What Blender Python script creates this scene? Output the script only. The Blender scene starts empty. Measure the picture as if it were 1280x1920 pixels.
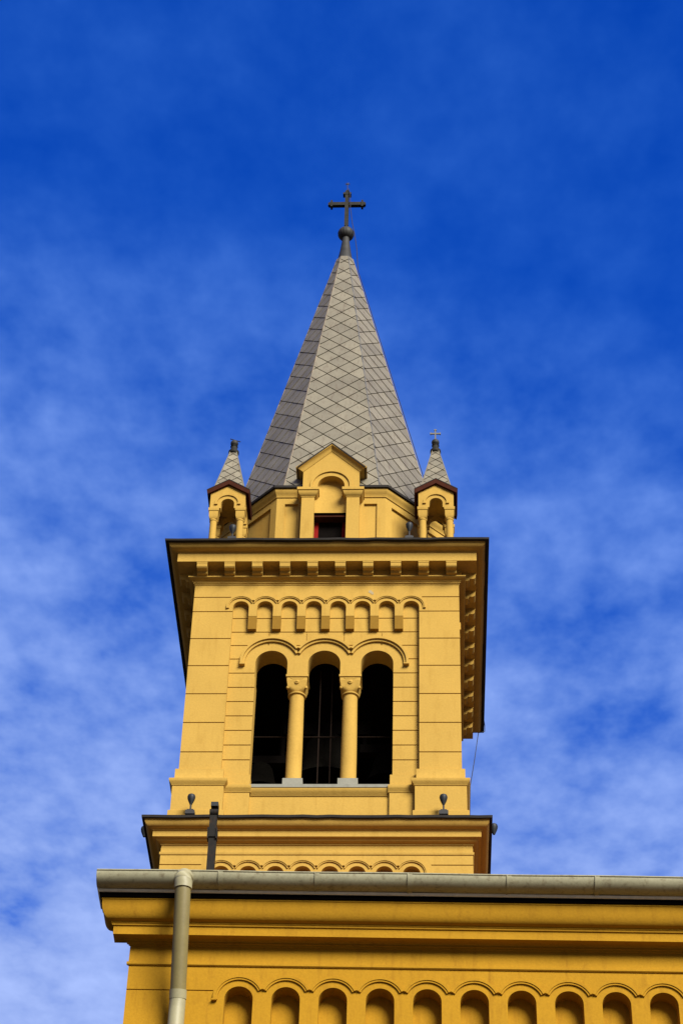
import bpy, bmesh, math, random
from mathutils import Vector, Matrix
random.seed(7)
PI = math.pi
R = math.radians
scene = bpy.context.scene
col = scene.collection

# ------------------------------------------------------------------ camera
cam_d = bpy.data.cameras.new("camera")
cam = bpy.data.objects.new("camera", cam_d)
col.objects.link(cam)
scene.camera = cam
cam_d.sensor_fit = 'VERTICAL'
cam_d.sensor_height = 36.0
cam_d.lens = 4082.4 / 1920 * 36.0
cam_d.clip_end = 5000
_pitch, _yaw, _roll = 0.736806, -0.053373, 0.03153
_fw = Vector((math.sin(_yaw) * math.cos(_pitch), math.cos(_yaw) * math.cos(_pitch), math.sin(_pitch)))
_r = Vector((math.cos(_yaw), -math.sin(_yaw), 0))
_u = _r.cross(_fw)
_r2 = math.cos(_roll) * _r + math.sin(_roll) * _u
_u2 = -math.sin(_roll) * _r + math.cos(_roll) * _u
_m = Matrix((_r2, _u2, -_fw)).transposed().to_4x4()
_m.translation = Vector((1.9175, -31.4767, 1.6))
cam.matrix_world = _m

# ------------------------------------------------------------------ light
SUN_EL, SUN_AZ = 34.0, 31.0          # elevation; degrees to the right of the facade's normal
SUN_STRENGTH, SKY_STRENGTH = 4.7, 0.1
scene.view_settings.view_transform = 'Standard'
scene.view_settings.look = 'None'
scene.view_settings.exposure = 0.70
scene.view_settings.gamma = 1.0
scene.view_settings.use_curve_mapping = False
to_sun = Vector((math.sin(R(SUN_AZ)) * math.cos(R(SUN_EL)), -math.cos(R(SUN_AZ)) * math.cos(R(SUN_EL)), math.sin(R(SUN_EL))))
sun_d = bpy.data.lights.new("sun", 'SUN')
sun_d.energy = SUN_STRENGTH
sun_d.angle = R(30)
sun_d.color = (1.0, 0.95, 0.84)
sun = bpy.data.objects.new("sun", sun_d)
sun.rotation_euler = (-to_sun).to_track_quat('-Z', 'Y').to_euler()
sun.location = (30, -40, 60)
col.objects.link(sun)

world = bpy.data.worlds.new("World")
scene.world = world
world.use_nodes = True
nt = world.node_tree
nt.nodes.clear()
N = lambda t: nt.nodes.new(t)
L = nt.links.new
def wmath(op, a, b=None, c=None):
    n = N('ShaderNodeMath'); n.operation = op
    for i, v in enumerate((a, b, c)):
        if v is None: continue
        if isinstance(v, (int, float)): n.inputs[i].default_value = v
        else: L(v, n.inputs[i])
    return n.outputs[0]
sky = N('ShaderNodeTexSky'); sky.sky_type = 'NISHITA'; sky.sun_disc = False
sky.sun_elevation = R(SUN_EL)
sky.sun_rotation = math.atan2(to_sun.x, to_sun.y)
sky.air_density = 1.0; sky.dust_density = 0.4; sky.ozone_density = 4.0
tint = N('ShaderNodeMix'); tint.data_type = 'RGBA'; tint.blend_type = 'MULTIPLY'
tint.inputs[0].default_value = 1.0
L(sky.outputs[0], tint.inputs[6]); tint.inputs[7].default_value = (0.002, 0.265, 1.28, 1)
tc = N('ShaderNodeTexCoord')
sep = N('ShaderNodeSeparateXYZ'); L(tc.outputs['Generated'], sep.inputs[0])
zc_ = wmath('MAXIMUM', sep.outputs[2], 0.05)
px = wmath('DIVIDE', sep.outputs[0], zc_)     # point where the sight line meets a flat cloud layer
py = wmath('DIVIDE', sep.outputs[1], zc_)
cmb = N('ShaderNodeCombineXYZ'); L(px, cmb.inputs[0]); L(py, cmb.inputs[1])
mp = N('ShaderNodeMapping'); L(cmb.outputs[0], mp.inputs[0])
mp.inputs['Location'].default_value = (3.1, 1.7, 0.4)
mp.inputs['Scale'].default_value = (1.0, 0.8, 1.0)
def noise(scale, detail, rough, dist=0.0, off=None):
    n = N('ShaderNodeTexNoise'); n.inputs['Scale'].default_value = scale
    n.inputs['Detail'].default_value = detail; n.inputs['Roughness'].default_value = rough
    n.inputs['Distortion'].default_value = dist
    L(mp.outputs[0], n.inputs['Vector'])
    return n.outputs[0]
n1 = noise(9.5, 4.0, 0.5, 0.0)
n2 = noise(4.0, 2.0, 0.5, 0.0)
# cover: thicker towards the horizon, thicker to the left, a thin mottled veil overhead
n3 = noise(36.0, 3.0, 0.55)
veil = wmath('ADD', wmath('MULTIPLY_ADD', py, 1.36, -1.10), wmath('MULTIPLY', px, -0.42))
veil = wmath('MINIMUM', wmath('MAXIMUM', veil, 0.08), 1.5)
nn = wmath('ADD', wmath('MULTIPLY', n1, 0.46), wmath("ADD", wmath("MULTIPLY", n2, 0.28), wmath("MULTIPLY", n3, 0.26)))
nr = N('ShaderNodeMapRange'); L(nn, nr.inputs[0])
nr.inputs[1].default_value = 0.36; nr.inputs[2].default_value = 0.64; nr.inputs[3].default_value = 0.3; nr.inputs[4].default_value = 1.3
mask = wmath('SUBTRACT', 1.0, wmath('POWER', 2.718, wmath('MULTIPLY', wmath('MULTIPLY', veil, nr.outputs[0]), -1.9)))
behind = wmath('MULTIPLY', wmath('MULTIPLY_ADD', sep.outputs[1], -3.0, -0.2), wmath('MINIMUM', wmath('MAXIMUM', wmath('MULTIPLY_ADD', sep.outputs[2], 4.0, -0.8), 0.0), 1.0))   # unseen cloud bank added behind the viewer for fill light
behind = wmath('MINIMUM', wmath('MAXIMUM', behind, 0.0), 0.5)
cl = N('ShaderNodeMix'); cl.data_type = 'RGBA'
L(mask, cl.inputs[0]); L(tint.outputs[2], cl.inputs[6])
thick = N('ShaderNodeMix'); thick.data_type = 'RGBA'     # thin veil lets the blue through, thick cloud is paler
L(mask, thick.inputs[0]); thick.inputs[6].default_value = (0.05, 1.7, 5.9, 1); thick.inputs[7].default_value = (2.3, 3.0, 5.4, 1)
fluff = N('ShaderNodeMix'); fluff.data_type = 'RGBA'; fluff.blend_type = 'MULTIPLY'; fluff.inputs[0].default_value = 1.0
L(thick.outputs[2], fluff.inputs[6]); L(wmath('MULTIPLY_ADD', nn, 1.1, 0.47), fluff.inputs[7])
L(fluff.outputs[2], cl.inputs[7])
cl2 = N('ShaderNodeMix'); cl2.data_type = 'RGBA'
L(behind, cl2.inputs[0]); L(cl.outputs[2], cl2.inputs[6])
cl2.inputs[7].default_value = (4.2, 3.9, 3.4, 1)
bg = N('ShaderNodeBackground'); bg.inputs[1].default_value = SKY_STRENGTH
low = N('ShaderNodeMapRange'); low.interpolation_type = 'SMOOTHSTEP'
L(sep.outputs[2], low.inputs[0]); low.inputs[1].default_value = 0.16; low.inputs[2].default_value = 0.44
low.inputs[3].default_value = 1.0; low.inputs[4].default_value = 0.0
cl3 = N('ShaderNodeMix'); cl3.data_type = 'RGBA'      # unseen horizon haze below the view, added as warm fill light
L(low.outputs[0], cl3.inputs[0]); L(cl2.outputs[2], cl3.inputs[6])
cl3.inputs[7].default_value = (0.95, 0.84, 0.80, 1)
L(cl3.outputs[2], bg.inputs[0])
out = N('ShaderNodeOutputWorld'); L(bg.outputs[0], out.inputs[0])

# ------------------------------------------------------------------ materials
def mat(name, base, rough=0.8, metal=0.0, var=0.12, vscale=1.3, bump=0.0, bscale=60.0, stain=None, stain_amt=0.0,
        stain_scale=(3, 3, 0.6), attr=False, spec=0.3, fine=0.0):
    m = bpy.data.materials.new(name); m.use_nodes = True
    t = m.node_tree; b = t.nodes['Principled BSDF']
    b.inputs['Roughness'].default_value = rough; b.inputs['Metallic'].default_value = metal
    b.inputs['Specular IOR Level'].default_value = spec
    geo = t.nodes.new('ShaderNodeNewGeometry')
    nz = t.nodes.new('ShaderNodeTexNoise'); nz.inputs['Scale'].default_value = vscale; nz.inputs['Detail'].default_value = 6
    nz.inputs['Roughness'].default_value = 0.62
    t.links.new(geo.outputs['Position'], nz.inputs['Vector'])
    mrn = t.nodes.new('ShaderNodeMapRange'); t.links.new(nz.outputs[0], mrn.inputs[0])
    mrn.inputs[1].default_value = 0.25; mrn.inputs[2].default_value = 0.75
    mrn.inputs[3].default_value = 1 - var; mrn.inputs[4].default_value = 1 + var
    val = mrn.outputs[0]
    if fine:
        nf = t.nodes.new('ShaderNodeTexNoise'); nf.inputs['Scale'].default_value = 26; nf.inputs['Detail'].default_value = 4
        t.links.new(geo.outputs['Position'], nf.inputs['Vector'])
        mf = t.nodes.new('ShaderNodeMapRange'); t.links.new(nf.outputs[0], mf.inputs[0])
        mf.inputs[1].default_value = 0.3; mf.inputs[2].default_value = 0.7
        mf.inputs[3].default_value = 1 - fine; mf.inputs[4].default_value = 1 + fine
        mm = t.nodes.new('ShaderNodeMath'); mm.operation = 'MULTIPLY'
        t.links.new(val, mm.inputs[0]); t.links.new(mf.outputs[0], mm.inputs[1]); val = mm.outputs[0]
    if attr:
        a = t.nodes.new('ShaderNodeAttribute'); a.attribute_name = 'shade'
        mu = t.nodes.new('ShaderNodeMath'); mu.operation = 'MULTIPLY'
        t.links.new(val, mu.inputs[0]); t.links.new(a.outputs['Fac'], mu.inputs[1]); val = mu.outputs[0]
    mx = t.nodes.new('ShaderNodeMix'); mx.data_type = 'RGBA'; mx.blend_type = 'MULTIPLY'; mx.inputs[0].default_value = 1
    mx.inputs[6].default_value = (*base, 1); t.links.new(val, mx.inputs[7])
    colout = mx.outputs[2]
    if stain:
        mpn = t.nodes.new('ShaderNodeMapping'); mpn.inputs['Scale'].default_value = stain_scale
        t.links.new(geo.outputs['Position'], mpn.inputs[0])
        ns = t.nodes.new('ShaderNodeTexNoise'); ns.inputs['Scale'].default_value = 2.2; ns.inputs['Detail'].default_value = 7
        ns.inputs['Roughness'].default_value = 0.65
        t.links.new(mpn.outputs[0], ns.inputs['Vector'])
        ms = t.nodes.new('ShaderNodeMapRange'); t.links.new(ns.outputs[0], ms.inputs[0])
        ms.inputs[1].default_value = 0.52; ms.inputs[2].default_value = 0.78; ms.inputs[3].default_value = 0; ms.inputs[4].default_value = stain_amt
        m2 = t.nodes.new('ShaderNodeMix'); m2.data_type = 'RGBA'
        t.links.new(ms.outputs[0], m2.inputs[0]); t.links.new(colout, m2.inputs[6]); m2.inputs[7].default_value = (*stain, 1)
        colout = m2.outputs[2]
    t.links.new(colout, b.inputs['Base Color'])
    if bump:
        nb = t.nodes.new('ShaderNodeTexNoise'); nb.inputs['Scale'].default_value = bscale; nb.inputs['Detail'].default_value = 5
        t.links.new(geo.outputs['Position'], nb.inputs['Vector'])
        bp = t.nodes.new('ShaderNodeBump'); bp.inputs['Strength'].default_value = bump; bp.inputs['Distance'].default_value = 0.01
        t.links.new(nb.outputs[0], bp.inputs['Height']); t.links.new(bp.outputs[0], b.inputs['Normal'])
    return m

M_PLASTER = mat('yellow_plaster', (0.43, 0.267, 0.056), 0.9, var=0.08, vscale=0.9, bump=0.25, bscale=35, stain=(0.27, 0.145, 0.022), stain_amt=0.42, fine=0.05, spec=0.1)
M_NAVE = mat('nave_plaster', (0.36, 0.188, 0.012), 0.9, var=0.07, vscale=0.8, bump=0.3, bscale=30, stain=(0.17, 0.07, 0.007), stain_amt=0.5, fine=0.06, spec=0.1)
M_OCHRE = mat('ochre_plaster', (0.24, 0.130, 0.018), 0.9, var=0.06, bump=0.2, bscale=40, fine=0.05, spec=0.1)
M_STONE = mat('grey_stone', (0.22, 0.215, 0.17), 0.85, var=0.15, vscale=6, stain=(0.12, 0.10, 0.07), stain_amt=0.6, bump=0.3)
M_FLASH = mat('dark_sheet_metal', (0.020, 0.017, 0.014), 0.7, metal=0.0, var=0.3, vscale=5, spec=0.12)
M_SLATE = mat('spire_sheet_tile', (0.183, 0.162, 0.110), 0.5, var=0.16, vscale=2.5, attr=True, stain=(0.095, 0.064, 0.036), stain_amt=0.8, stain_scale=(7, 7, 0.9), spec=0.35, bump=0.1, bscale=20)
M_SEAM = mat('tile_gap', (0.045, 0.040, 0.036), 0.8, var=0.2)
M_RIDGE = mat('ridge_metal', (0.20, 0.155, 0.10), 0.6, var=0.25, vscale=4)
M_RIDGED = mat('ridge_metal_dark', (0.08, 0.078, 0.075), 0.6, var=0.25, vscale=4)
M_LEAD = mat('weathered_lead', (0.034, 0.034, 0.031), 0.6, var=0.35, vscale=5, stain=(0.05, 0.036, 0.02), stain_amt=0.5, spec=0.2)
M_IRON = mat('cross_iron', (0.018, 0.018, 0.014), 0.7, spec=0.15, var=0.4, vscale=9, stain=(0.045, 0.028, 0.014), stain_amt=0.7, stain_scale=(6, 6, 6))
M_PALEMETAL = mat('pale_metal', (0.13, 0.12, 0.085), 0.6, var=0.2, vscale=9)
M_SOFFIT = mat('red_brown_board', (0.045, 0.012, 0.005), 0.85, var=0.3, vscale=6, spec=0.08)
M_GUTTER = mat('painted_gutter', (0.29, 0.275, 0.175), 0.5, var=0.10, vscale=2.0, stain=(0.10, 0.065, 0.03), stain_amt=0.8, stain_scale=(5, 6, 5), fine=0.08, spec=0.15)
M_PIPE = mat('painted_downpipe', (0.19, 0.155, 0.06), 0.5, var=0.10, vscale=3, fine=0.05, spec=0.35)
M_PIPE_LIT = mat('painted_downpipe_lit', (0.29, 0.265, 0.15), 0.5, var=0.08, vscale=3, fine=0.04, spec=0.35)  # paler copy of the pipe paint; brighter light put into its colour
M_LIP = mat('pale_drip_edge', (0.85, 0.83, 0.72), 0.5, var=0.15, vscale=8)
M_DARK = mat('timber_and_shade', (0.005, 0.004, 0.0035), 0.95, var=0.3, vscale=3, spec=0.01)  # near-black timber; also puts shade into the eave strip and chamber by colour
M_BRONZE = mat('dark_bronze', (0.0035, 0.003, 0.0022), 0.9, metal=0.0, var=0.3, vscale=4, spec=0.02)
M_WIRE = mat('dark_wire', (0.03, 0.03, 0.032), 0.6, var=0.1)
M_RED = mat('red_painted_wood', (0.17, 0.004, 0.003), 0.7, var=0.2, vscale=8, spec=0.08)
M_LAMP = mat('grey_lamp_housing', (0.020, 0.023, 0.024), 0.5, var=0.2, vscale=8, spec=0.2)
M_LAMPBASE = mat('black_lamp_base', (0.02, 0.02, 0.02), 0.6, var=0.2)
M_POST = mat('rusty_black_steel', (0.013, 0.012, 0.010), 0.7, var=0.4, vscale=8, stain=(0.05, 0.025, 0.012), stain_amt=0.7, stain_scale=(9, 9, 4), spec=0.12)
M_ROOF = mat('roof_tile', (0.16, 0.055, 0.03), 0.85, var=0.25, vscale=3)
M_GROUND = mat('asphalt', (0.045, 0.036, 0.028), 0.9, var=0.2, vscale=0.5, bump=0.3)
M_PATCH = mat('bare_mortar', (0.34, 0.27, 0.15), 0.9, var=0.2, vscale=15)

# ------------------------------------------------------------------ mesh helper
class MB:
    def __init__(s): s.v = []; s.f = []; s.sh = []
    def add(s, vs, fs, shade=1.0):
        o = len(s.v); s.v += [tuple(p) for p in vs]
        for f in fs: s.f.append([o + i for i in f]); s.sh.append(shade)
        return s
    def box(s, x0, x1, y0, y1, z0, z1):
        vs = [(x0,y0,z0),(x1,y0,z0),(x1,y1,z0),(x0,y1,z0),(x0,y0,z1),(x1,y0,z1),(x1,y1,z1),(x0,y1,z1)]
        return s.add(vs, [(0,3,2,1),(4,5,6,7),(0,1,5,4),(1,2,6,5),(2,3,7,6),(3,0,4,7)])
    def slab(s, w, y0, y1, z0, z1, k=1.0):
        # wall slab across one side of a square tower, its ends mitred at 45 degrees
        a, b = w, w - (y1 - y0) * k
        vs = [(-a,y0,z0),(a,y0,z0),(b,y1,z0),(-b,y1,z0),(-a,y0,z1),(a,y0,z1),(b,y1,z1),(-b,y1,z1)]
        return s.add(vs, [(0,3,2,1),(4,5,6,7),(0,1,5,4),(1,2,6,5),(2,3,7,6),(3,0,4,7)])
    def prism(s, poly, y0, y1):
        # convex or concave outline in x,z pushed from y0 to y1
        n = len(poly)
        vs = [(x, y0, z) for x, z in poly] + [(x, y1, z) for x, z in poly]
        fs = [list(range(n)), list(range(2*n-1, n-1, -1))] + [(i, n+i, n+(i+1) % n, (i+1) % n) for i in range(n)]
        return s.add(vs, fs)
    def loops(s, rings, cap0=False, cap1=False, closed=True):
        n = len(rings[0]); vs = [p for r in rings for p in r]; fs = []
        for k in range(len(rings)-1):
            for i in range(n if closed else n-1):
                j = (i+1) % n
                fs.append((k*n+i, k*n+j, (k+1)*n+j, (k+1)*n+i))
        if cap0: fs.append(list(range(n-1, -1, -1)))
        if cap1: fs.append([(len(rings)-1)*n+i for i in range(n)])
        return s.add(vs, fs)
    def square(s, prof, h, cx, cy, cap0=False, cap1=False, seg=1, jit=0.0):
        rings = []
        jits = [random.uniform(-jit, jit) for _ in range(4*seg)]
        for d, z in prof:
            a = h + d
            c = [(-a,-a),(a,-a),(a,a),(-a,a)]; ring = []
            for k in range(4):
                p, q = c[k], c[(k+1) % 4]
                for t in range(seg):
                    f = t/seg
                    ring.append((cx+p[0]+(q[0]-p[0])*f, cy+p[1]+(q[1]-p[1])*f, z+(jits[k*seg+t] if t else 0)))
            rings.append(ring)
        return s.loops(rings, cap0, cap1)
    def octo(s, prof, a, b, cx, cy, cap0=False, cap1=False, side=0.0):
        rings = []
        for d, z in prof:
            A = a + d*(math.sqrt(2)-1); B = b + d
            rings.append([(cx+x, cy+y, z) for x, y in ((-A,-B),(A,-B),(B+side,side-A),(B+side,A-side),(A,B),(-A,B),(-B-side,A-side),(-B-side,side-A))])
        return s.loops(rings, cap0, cap1)
    def lathe(s, prof, cx, cy, n=20, lobes=0, amp=0.0, cap=True):
        rings = []
        for r, z in prof:
            rings.append([(cx + r*(1+amp*abs(math.sin(lobes*t/2)) if lobes else r*1.0/r if r else 1)*math.cos(t), cy + r*(1+amp*abs(math.sin(lobes*t/2)) if lobes else 1)*math.sin(t), z) for t in [2*PI*i/n for i in range(n)]])
        return s.loops(rings, cap, cap)
    def tube(s, pts, r, n=12, cap=True):
        pts = [Vector(p) for p in pts]; rings = []
        rr = r if isinstance(r, (list, tuple)) else [r]*len(pts)
        up = Vector((0.31, 0.17, 0.93))
        for i, p in enumerate(pts):
            d = (pts[min(i+1, len(pts)-1)] - pts[max(i-1, 0)]).normalized()
            a = d.cross(up)
            if a.length < 1e-3: a = d.cross(Vector((1, 0, 0)))
            a.normalize(); b = d.cross(a)
            rings.append([tuple(p + rr[i]*(math.cos(2*PI*k/n)*a + math.sin(2*PI*k/n)*b)) for k in range(n)])
        return s.loops(rings, cap, cap)
    def band(s, cx, cz, r0, r1, y0, y1, a0, a1, n=20, half=None):
        # part of a flat ring in x,z (a hood mould), y0 the front
        rings = []
        for i in range(n+1):
            q = []
            for r in (r0, r1):
                m = max(24.0, math.degrees(math.acos(min(1.0, half/r1)))) if half else 0.0
                e0, e1 = (m if a0 is None else a0), (180-m if a1 is None else a1)
                t = R(e0 + (e1-e0)*i/n); q.append((cx+r*math.cos(t), cz+r*math.sin(t)))
            (xa, za), (xb, zb_) = q
            rings.append([(xa,y0,za),(xb,y0,zb_),(xb,y1,zb_),(xa,y1,za)])
        return s.loops(rings, True, True)
    def arch(s, cx, cz, r, zb, y0, y1, n=24):
        # round-headed cutter
        poly = [(cx-r, zb), (cx+r, zb)] + [(cx+r*math.cos(PI*i/n), cz+r*math.sin(PI*i/n)) for i in range(n+1)]
        return s.prism(poly, y0, y1)

ORG = {}
def obj(name, mb, m, parent=None, loc=None, sharp=32):
    if loc is None: loc = ORG[parent.name] if parent else (0, 0, 0)
    me = bpy.data.meshes.new(name)
    me.from_pydata([(x-loc[0], y-loc[1], z-loc[2]) for x, y, z in mb.v], [], mb.f)
    bm = bmesh.new(); bm.from_mesh(me); bmesh.ops.recalc_face_normals(bm, faces=bm.faces[:]); bm.to_mesh(me); bm.free()
    me.polygons.foreach_set('use_smooth', [True]*len(me.polygons))
    me.set_sharp_from_angle(angle=R(sharp))
    if any(x != 1.0 for x in mb.sh):
        at = me.attributes.new('shade', 'FLOAT', 'FACE')
        at.data.foreach_set('value', mb.sh)
    me.materials.append(m)
    o = bpy.data.objects.new(name, me); col.objects.link(o)
    ORG[o.name] = loc
    if parent:
        o.parent = parent; pl = ORG[parent.name]
        o.location = (loc[0]-pl[0], loc[1]-pl[1], loc[2]-pl[2])
    else: o.location = loc
    return o
def empty(name, loc, label=None, cat=None, group=None):
    o = bpy.data.objects.new(name, None); col.objects.link(o); o.location = loc; ORG[o.name] = tuple(loc)
    o.empty_display_size = 0.3
    tag(o, label, cat, group)
    return o
def tag(o, label=None, cat=None, group=None, kind=None):
    if label: o['label'] = label
    if cat: o['category'] = cat
    if group: o['group'] = group
    if kind: o['kind'] = kind
def copy_tree(o, parent=None):
    c = o.copy(); col.objects.link(c); ORG[c.name] = ORG[o.name]
    if parent: c.parent = parent
    for ch in [x for x in bpy.data.objects if x.parent == o and x != c]: copy_tree(ch, c)
    return c
def cut(o, cutter):
    # subtract the cutter's solids from the mesh of o
    loc = Vector(ORG[o.name])
    me = bpy.data.meshes.new('cut'); me.from_pydata([tuple(Vector(p)-loc) for p in cutter.v], [], cutter.f)
    bm = bmesh.new(); bm.from_mesh(me); bmesh.ops.recalc_face_normals(bm, faces=bm.faces[:]); bm.to_mesh(me); bm.free()
    c = bpy.data.objects.new('cut', me); col.objects.link(c)
    c.matrix_world = Matrix.Identity(4)
    mod = o.modifiers.new('b', 'BOOLEAN'); mod.object = c; mod.operation = 'DIFFERENCE'; mod.solver = 'EXACT'; mod.use_self = True
    par = o.parent; o.parent = None; keep = o.location.copy(); o.location = (0, 0, 0)
    bpy.context.view_layer.update()
    dg = bpy.context.evaluated_depsgraph_get()
    new = bpy.data.meshes.new_from_object(o.evaluated_get(dg))
    o.modifiers.clear(); old = o.data; o.data = new; new.name = old.name
    new.polygons.foreach_set('use_smooth', [True]*len(new.polygons)); new.set_sharp_from_angle(angle=R(32))
    bpy.data.objects.remove(c); bpy.data.meshes.remove(me); bpy.data.meshes.remove(old)
    o.location = keep; o.parent = par
def around(o, parent):
    # the other three sides of the tower
    for k in (1, 2, 3):
        c = copy_tree(o, parent); c.rotation_euler = (0, 0, k*PI/2)

def quarter(cd, cz, rd, rz, n=8):
    return [(cd + rd*math.cos(PI/2*(1-i/n)), cz - rz*math.sin(PI/2*(1-i/n))) for i in range(n+1)]
# ------------------------------------------------------------------ ground
g_ = MB().add([(-600,-600,0),(600,-600,0),(600,600,0),(-600,600,0)], [(0,1,2,3)])
tag(obj('ground', g_, M_GROUND), kind='structure')

# ------------------------------------------------------------------ church tower
W, CY = 2.5, 2.5
tower = empty('church_tower', (0, CY, 0), 'tall yellow plastered church bell tower with grey tiled spire and four small corner turrets', 'tower')

# --- lower shaft with arched frieze
D = 0.16
shaft = obj('lower_wall', MB().square([(0.04, 0.0), (0.04, 22.5)], W, 0, CY, True, True), M_PLASTER, tower)
fr = obj('arched_frieze', MB().slab(W+D, -D, -0.04, 20.75, 22.30), M_PLASTER, tower)
c = MB(); CX = [-1.61 + 0.4615*i for i in range(8)]
for x in CX: c.arch(x, 21.80, 0.148, 21.62, -0.5, -0.041)
c.box(-1.758, 1.782-0.02, -0.5, -0.041, 20.70, 21.64)
for z in (21.97,): 
    c.box(-3, -1.95, -0.5, -0.141, z-0.010, z+0.010); c.box(1.95, 3, -0.5, -0.141, z-0.010, z+0.010)
cut(fr, c)
hd = MB()
for i, x in enumerate(CX):
    a0 = None if i < 7 else -7; a1 = None if i > 0 else 187
    hd.band(x, 21.80, 0.242, 0.272, -D-0.034, -D+0.002, a0, a1, half=0.2305)
    hd.band(x, 21.80, 0.222, 0.242, -D-0.022, -D+0.002, a0, a1, half=0.2305)
obj('hood_mould', hd, M_PLASTER, fr)
around(fr, tower)

# --- lower cornice
prof = [(0.10,22.16),(0.172,22.165),(0.180,22.18),(0.180,22.215),(0.158,22.225),(0.155,22.36),(0.172,22.362),(0.175,22.385),(0.20,22.39),(0.245,22.42),(0.262,22.442),(0.305,22.448),
        (0.305,22.560),(0.325,22.564),(0.327,22.580),(0.335,22.583)] + quarter(0.338,22.722,0.110,0.137) + [(0.448,22.73)]
lc = obj('cornice', MB().square(prof + [(0.0, 22.75)], W, 0, CY), M_PLASTER, tower)
obj('cornice_flashing', MB().square([(0.44,22.718),(0.494,22.712),(0.498,22.755),(0.49,22.765),(0.02,22.985)], W, 0, CY, seg=26, jit=0.007), M_FLASH, lc)

# --- pedestal of the belfry
ped = obj('pedestal', MB().square([(-0.12,22.9),(-0.12,23.80)], W, 0, CY, True, True), M_PLASTER, tower)
for sx in (-1, 1):
    for sy in (-1, 1):
        pp = MB().square([(0.115,22.80),(0.115,23.115),(0.10,23.13),(0.078,23.135),(0.078,23.655),(0.09,23.66),(0.10,23.685),(0.128,23.72),(0.138,23.745),(0.138,23.785),(0.06,23.80),(0.055,23.81),(0.055,24.035),(0.03,24.05),(-0.02,24.05)], 0.375, sx*2.125, CY+sy*2.125, True, True)
        obj('corner_pier_base', pp, M_PLASTER, tower)
for sx in (-1, 1):
    st = MB()
    st.add([(sx*1.225,0.055,22.8),(sx*1.80,0.055,22.8),(sx*1.80,0.055,23.60),(sx*1.225,0.055,23.60),(sx*1.225,0.3,22.8),(sx*1.80,0.3,22.8),(sx*1.80,0.3,23.60),(sx*1.225,0.3,23.60)],
           [(0,1,2,3),(4,5,6,7),(0,1,5,4),(1,2,6,5),(2,3,7,6),(3,0,4,7)])
    xa, xb = sorted((sx*1.20, sx*1.80))
    st.loops([[(xa,y,z),(xb,y,z)] for y, z in ((0.30,23.60),(0.045,23.602),(0.035,23.63),(0.005,23.665),(-0.004,23.69),(-0.004,23.735),(0.06,23.75),(0.30,23.75))], closed=False)
    st.add([(sx*1.20,y,z) for y, z in ((0.30,23.60),(0.045,23.602),(0.035,23.63),(0.005,23.665),(-0.004,23.69),(-0.004,23.735),(0.06,23.75),(0.30,23.75))], [range(8)])
    xa, xb = sorted((sx*1.232, sx*1.80))
    st.box(xa, xb, 0.075, 0.3, 23.748, 24.00)
    sb = obj('jamb_base', st, M_PLASTER, tower); around(sb, tower)
sl = MB().loops([[(-1.21,y,z),(1.21,y,z)] for y, z in ((0.30,23.56),(0.105,23.562),(0.095,23.58),(0.06,23.62),(0.04,23.66),(0.035,23.69),(0.35,23.695))], closed=False)
sill = obj('sill_mould', sl, M_PLASTER, tower)
obj('sill_slab', MB().box(-1.235, 1.235, 0.028, 0.56, 23.70, 23.765), M_STONE, sill)
around(sill, tower)

# --- belfry: frame in front, panel with three arched openings behind it
frame = obj('belfry_wall', MB().slab(W, 0, 0.11, 23.9, 28.33), M_PLASTER, tower)
c = MB(); FX = [-1.6 + 0.4571*i for i in range(8)]
c.box(-1.75, 1.75, -0.5, 0.5, 23.0, 27.57)
for x in FX: c.arch(x, 27.785, 0.150, 27.5, -0.5, 0.5)
cut(frame, c)
c = MB(); gw = 0.011
for z in (27.68, 27.03, 26.39, 25.74, 25.09, 24.44):
    for sx in (-1, 1):
        xa, xb = sorted((sx*1.70, sx*2.6)); c.box(xa, xb, -0.5, 0.018, z-gw, z+gw)
for sx in (-1, 1):
    xa, xb = sorted((sx*1.80, sx*2.6)); c.box(xa, xb, -0.5, 0.018, 28.03-gw, 28.03+gw)
cut(frame, c)
hd = MB()
for i, x in enumerate(FX):
    a0 = None if i < 7 else -8; a1 = None if i > 0 else 188
    hd.band(x, 27.785, 0.242, 0.275, -0.034, 0.002, a0, a1, half=0.2283)
    hd.band(x, 27.785, 0.222, 0.242, -0.022, 0.002, a0, a1, half=0.2283)
hood = obj('hood_mould', hd, M_PLASTER, frame)
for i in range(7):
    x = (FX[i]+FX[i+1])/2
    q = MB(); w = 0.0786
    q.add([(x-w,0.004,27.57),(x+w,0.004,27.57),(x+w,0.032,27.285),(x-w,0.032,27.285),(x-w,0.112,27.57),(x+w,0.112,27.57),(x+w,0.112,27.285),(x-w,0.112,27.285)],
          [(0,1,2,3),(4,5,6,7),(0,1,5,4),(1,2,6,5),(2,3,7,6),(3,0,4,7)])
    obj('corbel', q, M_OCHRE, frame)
around(frame, tower)
pa = MB(); pts = [(0.0,0.05),(0.035,0.07),(0.06,0.035),(0.085,0.01),(0.095,-0.035),(0.06,-0.045),(0.03,-0.01),(-0.005,0.005)]
pa.prism([(0.80+x, 28.13+z) for x, z in pts], -0.004, 0.004)
obj('bare_patch', pa, M_PATCH, frame)

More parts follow.
